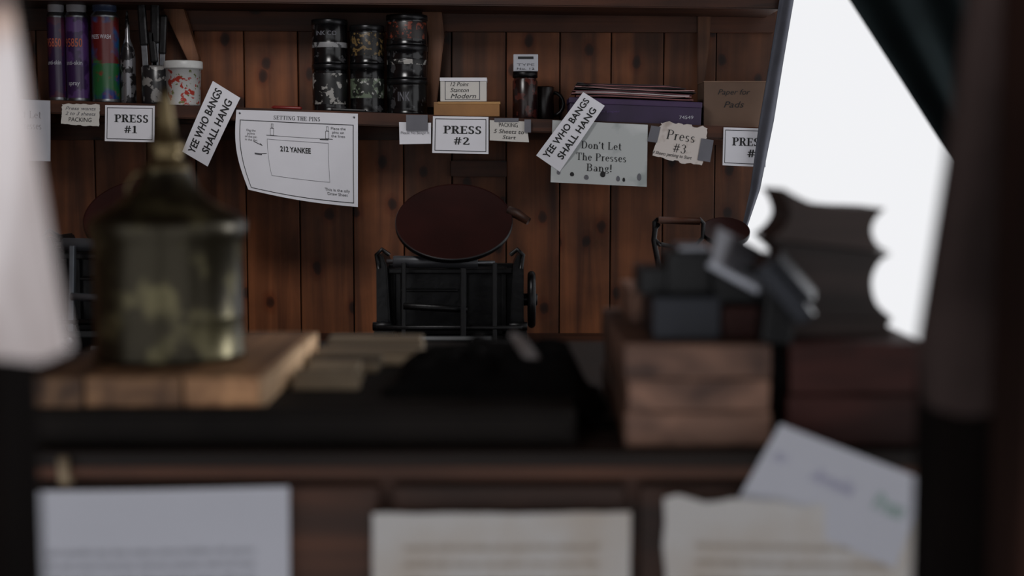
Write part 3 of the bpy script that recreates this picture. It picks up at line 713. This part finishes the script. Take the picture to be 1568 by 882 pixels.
# ------------------------------------------------------------------ cabinet
CT = P(784, 690, 1.15).z
cx0, cx1 = P(20, 690, 1.15).x, P(1450, 690, 1.15).x
s = MB()
s.bx(cx0+.005, cx1-.005, 1.165, 1.85, 0, CT-.02, M_cab, bev=.003, tint=.4)
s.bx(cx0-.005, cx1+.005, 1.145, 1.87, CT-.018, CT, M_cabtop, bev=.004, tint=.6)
s.bx(cx0-.003, cx1+.003, 1.1435, 1.16, CT-.022, CT-.012, M_cab, bev=.003, tint=.8)
ws = [cx0+.01, P(592, 800, 1.155).x, P(968, 800, 1.155).x, cx1-.01]
for i in range(3):
    for j in range(7):
        zt_ = CT-.03-j*.155
        s.bx(ws[i]+.006, ws[i+1]-.006, 1.152, 1.166, zt_-.148, zt_, M_cab, bev=.003)
        s.tube([((ws[i]+ws[i+1])/2-.03, 1.152, zt_-.12), ((ws[i]+ws[i+1])/2-.028, 1.146, zt_-.122), ((ws[i]+ws[i+1])/2+.028, 1.146, zt_-.122), ((ws[i]+ws[i+1])/2+.03, 1.152, zt_-.12)], .003, M_iron)
a = P(97, 690, 1.14)
s.tube([(a.x, 1.152, P(0, 740, 1.14).z), (a.x, 1.14, P(0, 736, 1.14).z), (a.x, 1.138, P(0, 700, 1.14).z)], .0045, M_furn)
s.done('type_cabinet')

sx0, sx1 = cx0+.004, P(880, 620, 1.2).x
SZ = P(784, 624, 1.18).z
s = MB()
s.bx(sx0, sx1, 1.172, 1.60, CT+.0003, SZ, M_slab, bev=.003)
s.bx(sx0+.006, sx1-.006, 1.168, 1.172, CT+.006, SZ-.006, M_slab, bev=.001)
s.done('imposing_stone')
s = MB()
xa_, xb_ = P(396, 600, 1.18).x+.009, P(645, 560, 1.45).x
y = 1.27; i = 0
while y < 1.585:
    w = [.018, .026, .014, .032][i % 4]
    s.bx(xa_+random.uniform(0, .01), xb_-(.045 if y < 1.42 else 0)+random.uniform(-.008, .01), y, y+w, SZ+.0003, SZ+.008+.005*(i % 2), M_furn, bev=.0015, tint=[.8, .35, 1.0, .5][i % 4])
    y += w+.004; i += 1
s.done('wooden_furniture_strips')
BT = P(784, 577, 1.18).z
bxs = [P(36, 600, 1.18).x, P(130, 600, 1.18).x, P(280, 600, 1.18).x, P(396, 600, 1.18).x]
s = MB()
for i in range(3):
    s.bx(bxs[i]+.0006, bxs[i+1]-.0006, 1.176+.002*i, 1.498, SZ+.0004, BT, M_tan, bev=.002, tint=[.05, .2, .9][i])
s.bx(bxs[3]-.002, bxs[3]+.006, 1.184, 1.50, SZ+.0004, BT-.001, M_tanE, bev=.001, tint=1.0)
s.done('wooden_board')

# ------------------------------------------------------------------ oil can
M_brass = splat('tarnished_brass', rgb(48, 43, 31), [(rgb(92, 86, 62), 26, .5), (rgb(28, 25, 20), 18, .54)], rough=.3, metal=.7, soft=.1)
M_brassL = plain('worn_brass', rgb(100, 87, 62), .34, .85)
s = MB(); oc = P(260, 500, 1.30); r = .0665; z0 = BT+.0004
H = P(260, 337, 1.30).z-z0
pr = [(0, .003), (r*.9, .003), (r*.98, 0), (r*1.02, .002), (r*1.02, .006), (r, .008), (r, H*.3), (r*1.004, H*.31), (r*1.0, H*.32), (r, H-.02), (r*1.04, H-.016), (r*1.07, H-.008), (r*1.07, H-.002), (r*1.02, H+.002), (r*.95, H+.006), (r*.75, H+.012), (r*.55, H+.02), (r*.42, H+.03), (r*.36, H+.040), (r*.32, H+.046), (r*.32, H+.050), (r*.24, H+.053), (r*.2, H+.060), (r*.24, H+.063), (r*.24, H+.070), (r*.15, H+.074), (r*.12, H+.09), (r*.085, H+.108), (r*.075, H+.118), (r*.05, H+.119), (0, H+.119)]
s.lathe(pr, (oc.x, 1.30, z0), M_brass, seg=64, mats=[None]*9+[None]*10+[M_brassL]*12)
s.lathe([(0, 0), (.009, 0), (.009, .006), (.0075, .009), (0, .009)], (oc.x-.036, 1.30, z0+H+.011), M_brassL, seg=24)
s.tube([(oc.x-.012, 1.3, z0+H+.04), (oc.x-.028, 1.3, z0+H+.043), (oc.x-.036, 1.3, z0+H+.03), (oc.x-.036, 1.3, z0+H+.018)], .002, M_brassL)
s.done('oil_can')

# ------------------------------------------------------------------ black rag + curved bone folder
M_rag = plain('black_cloth', rgb(11, 9, 9), .95, var=.3, spec=.08)
s = MB()
x0_, x1_ = P(612, 590, 1.33).x, P(925, 590, 1.33).x
def heap(a, b):
    x = x0_+(x1_-x0_)*a; y_ = 1.235+.25*b
    e = max(0, min(1, 1.15*(math.sin(math.pi*a)*math.sin(math.pi*b))**.5))
    n_ = noise.noise(Vector((x*22, y_*22, 1.3)))*.6+abs(noise.noise(Vector((x*45, y_*45, 4))))*.7
    edge = .02*noise.noise(Vector((a*6, b*6, 2)))
    xx = x+edge; zf = SZ+.001
    if xx > sx1+.002: zf = SZ+.001-(SZ-CT)*min(1, (xx-sx1)/.02)
    return Vector((xx, y_+edge, zf+e*(.024+.022*n_)))
s.quadgrid(heap, 70, 50, M_rag)
s.done('crumpled_black_rag')
s = MB()
pts = [P(826, 590, 1.29), P(822, 572, 1.285), P(812, 548, 1.285), P(797, 524, 1.29), P(784, 512, 1.3)]
s.tube(pts, [.005, .008, .008, .006, .003], plain('grey_bone', rgb(104, 96, 94), .4)); s.done('bone_folder')

# ------------------------------------------------------------------ stacks on the right
ax0, ax1 = P(958, 600, 1.165).x, P(1182, 600, 1.165).x
AT = P(0, 528, 1.165).z
s = MB(); hh = (AT-CT)
zs = [CT+.0004, CT+hh*.34, CT+hh*.66, AT]
for i in range(3):
    o = [.0, .002, -.001][i]
    s.bx(ax0+o, ax1-.002*(i % 2)+o*.4, 1.165+.0015*i, 1.47, zs[i], zs[i+1]-.0002, M_oldA, bev=.002, tint=[.5, .7, .6][i], rough=.0012)
s.done('stacked_wooden_blocks')
bx0_, bx1_ = P(1206, 600, 1.165).x, P(1428, 600, 1.165).x
BT2 = P(0, 527, 1.165).z
s = MB()
for i in range(2):
    s.bx(bx0_+.002*i, bx1_-.003*i, 1.165+.003*i, 1.46, CT+.0004+i*(BT2-CT)*.5, CT+(i+1)*(BT2-CT)*.5-.0002, M_oldB, bev=.002, tint=[.5, .7][i], rough=.0012)
s.done('stacked_wooden_blocks')
s = MB()
s.bx(ax1+.002, bx0_-.001, 1.19, 1.42, CT+.0004, AT+.012, M_postD, bev=.003)
s.tube([((ax1+bx0_)/2, 1.188, CT+.03), ((ax1+bx0_)/2+.003, 1.18, CT+.06), ((ax1+bx0_)/2, 1.19, AT+.01)], .005, M_rag)
s.done('dark_wedge_block')
M_mt = plain('dark_type_metal', rgb(34, 36, 42), .35, .6, var=.3)
M_mt2 = plain('bright_type_metal', rgb(150, 152, 160), .3, .8, var=.15)
s = MB()
def pb(u0, u1, v0, v1, D, dep, m, rot=(0, 0, 0), bev=.002):
    a = P(u0, v0, D); b = P(u1, v1, D)
    s.box(((a.x+b.x)/2, D+dep/2, (a.z+b.z)/2), (b.x-a.x, dep, a.z-b.z), m, bev=bev, rot=rot)
z_ = AT+.0004
a = P(1000, 455, 1.19); b = P(1103, 455, 1.19)
s.bx(a.x, b.x, 1.19, 1.30, z_, a.z, M_mt, bev=.002)
a2 = P(1106, 470, 1.2); b2 = P(1192, 470, 1.2)
s.bx(a2.x, b2.x-.012, 1.2, 1.33, z_, a2.z, M_oldB, bev=.002)
s.bx(P(962, 460, 1.34).x, P(1080, 460, 1.34).x, 1.31, 1.45, z_, P(0, 442, 1.34).z, M_oldA, bev=.002)
pb(980, 1035, 410, 452, 1.22, .06, M_iron)
pb(1022, 1088, 385, 452, 1.21, .07, M_iron)
pb(1040, 1085, 376, 386, 1.215, .055, M_mt2)
pb(1092, 1170, 408, 466, 1.215, .08, M_iron)
c_ = P(1128, 398, 1.235)
s.box(c_, (.050, .07, .007), M_mt2, bev=.001, rot=(.45, .5, 0))
c_ = P(1200, 440, 1.17)
s.box(c_, (.060, .04, .016), M_mt, bev=.003, rot=(.3, .85, .1))
c_ = P(1218, 424, 1.16)
s.box(c_, (.045, .02, .006), M_mt, bev=.002, rot=(.5, .85, .1))
c_ = P(1186, 480, 1.19)
s.box(c_, (.026, .05, .045), M_iron, bev=.003, rot=(0, .1, 0))
s.done('stacked_metal_printing_blocks')
s = MB()
def curve(pts, n=6):
    out = []
    for i in range(len(pts)-1):
        p0 = Vector(pts[max(i-1, 0)]); p1 = Vector(pts[i]); p2 = Vector(pts[i+1]); p3 = Vector(pts[min(i+2, len(pts)-1)])
        for k in range(n):
            t = k/n
            out.append(.5*((2*p1)+(p2-p0)*t+(2*p0-5*p1+4*p2-p3)*t*t+(-p0+3*p1-3*p2+p3)*t**3))
    out.append(Vector(pts[-1])); return out
D_ = 1.22
top = [(1200, 289), (1225, 303), (1250, 312), (1300, 317), (1330, 318), (1354, 319)]
r1 = [(1354, 321), (1340, 336), (1335, 354), (1343, 374), (1364, 387)]
l1 = [(1180, 366), (1200, 350), (1211, 330), (1206, 308), (1196, 292)]
s.pprism([tuple(p) for p in curve(top)+curve(r1)+curve(l1)], D_, D_+.09, M_scal, tint=.8)
r2 = [(1364, 390), (1346, 402), (1335, 430), (1342, 464), (1366, 487)]
l2 = [(1190, 486), (1205, 462), (1212, 430), (1208, 395), (1182, 369)]
s.pprism([tuple(p) for p in curve(r2)+curve(l2)], D_+.004, D_+.095, M_scal, tint=.5)
zlow = P(0, 487, D_).z; a = P(1200, 500, D_); b = P(1366, 500, D_)
r3 = curve([(1366, 489), (1358, 500), (1368, 512)])
pp = [(P(u_, v_, D_).x, P(u_, v_, D_).z) for u_, v_ in [tuple(p) for p in r3]]
s.prism(pp+[(b.x, BT2+.0004), (a.x, BT2+.0004), (a.x, zlow)], D_-.002, D_+.1, M_scal, tint=.3)
s.done('carved_wood_blocks')

# ------------------------------------------------------------------ papers on cabinet front
DP = 1.141
def para(n, b0, db, a=.5, w=.75, m=M_inkB):
    out = []
    rnd = random.Random(int(b0*100)+n)
    for i in range(n):
        words = ' '.join(''.join(rnd.choice('aeonrstlmdhu') for _ in range(rnd.randint(3, 8))) for _ in range(9))
        out.append((words, a, b0+i*db, w, .022, {'m': m}))
    return out
M_ltb = plain('tan_print_ink', rgb(150, 134, 116), .8)
M_papF = paper('notice_paper', rgb(178, 179, 188), .04)
M_papF2 = splat('stained_notice_paper', rgb(182, 179, 177), [(rgb(170, 158, 146), 9, .48)], rough=.8, soft=.25)
sheet('paper_notice', DP, [(18, 752), (442, 746), (446, 1240), (22, 1240)], M_papF, para(9, .19, .04, m=M_inkC), lambda a, b: .003*math.sin(a*4)*(1-b))
sheet('paper_notice', DP, [(570, 786), (966, 784), (964, 1290), (572, 1290)], M_papF2, para(9, .1, .05, m=M_ltb), lambda a, b: .003*math.sin(a*3)*(1-b), jag=.001)
sheet('paper_notice', DP-.001, [(1016, 762), (1408, 776), (1416, 1280), (1018, 1280)], M_papF2, para(9, .13, .05, m=M_ltb), lambda a, b: .003*math.sin(a*5)*(1-b), jag=.006)
sheet('postcard', DP+.001, [(1195, 649), (1421, 736), (1370, 870), (1128, 768)], M_papF, [('Amelia', .45, .38, .28, .16, {'m': M_purp, 'shear': .4}), ('to', .1, .35, .08, .1, {'m': M_purp, 'shear': .4}), ('Press', .83, .4, .2, .2, {'m': M_green, 'shear': .2, 'bold': .02})], lambda a, b: .002*math.sin(a*3))

# ================================================================== light, world, camera
w = bpy.data.worlds.new('overcast_sky'); sc.world = w; w.use_nodes = True
bg = w.node_tree.nodes['Background']; bg.inputs['Color'].default_value = (.94, .945, .97, 1); bg.inputs['Strength'].default_value = .94
def area(name, loc, rot, sx, sy, power, col=(1, 1, 1)):
    l = bpy.data.lights.new(name, 'AREA'); l.shape = 'RECTANGLE'; l.size = sx; l.size_y = sy; l.energy = power; l.color = col
    o = bpy.data.objects.new(name, l); o.location = loc; o.rotation_euler = rot; sc.collection.objects.link(o); return o
area('back_wall_fill', (-.5, 2.55, 2.3), (math.radians(38), 0, 0), .4, .3, 7, (1, .98, .97))  # added fill light for the back wall and signs; no lamp hangs here
# area lamp added outside the side window to highlight the oil can
src = Vector((1.0, 1.82, 1.42)); d = Vector((-.31, 1.3, 1.29))-src
o = area('can_highlight_lamp', src, (0, 0, 0), .28, .6, 7.5, (.97, .98, 1))
o.rotation_euler = d.to_track_quat('-Z', 'Y').to_euler()

cam = bpy.data.cameras.new('camera'); co = bpy.data.objects.new('camera', cam); sc.collection.objects.link(co)
co.location = (0, 0, CZ); co.rotation_euler = (math.radians(90)-PITCH, 0, 0)
cam.lens = 50; cam.sensor_width = 36; cam.clip_start = .05
cam.dof.use_dof = True; cam.dof.focus_distance = 3.64; cam.dof.aperture_fstop = 3.1
sc.camera = co
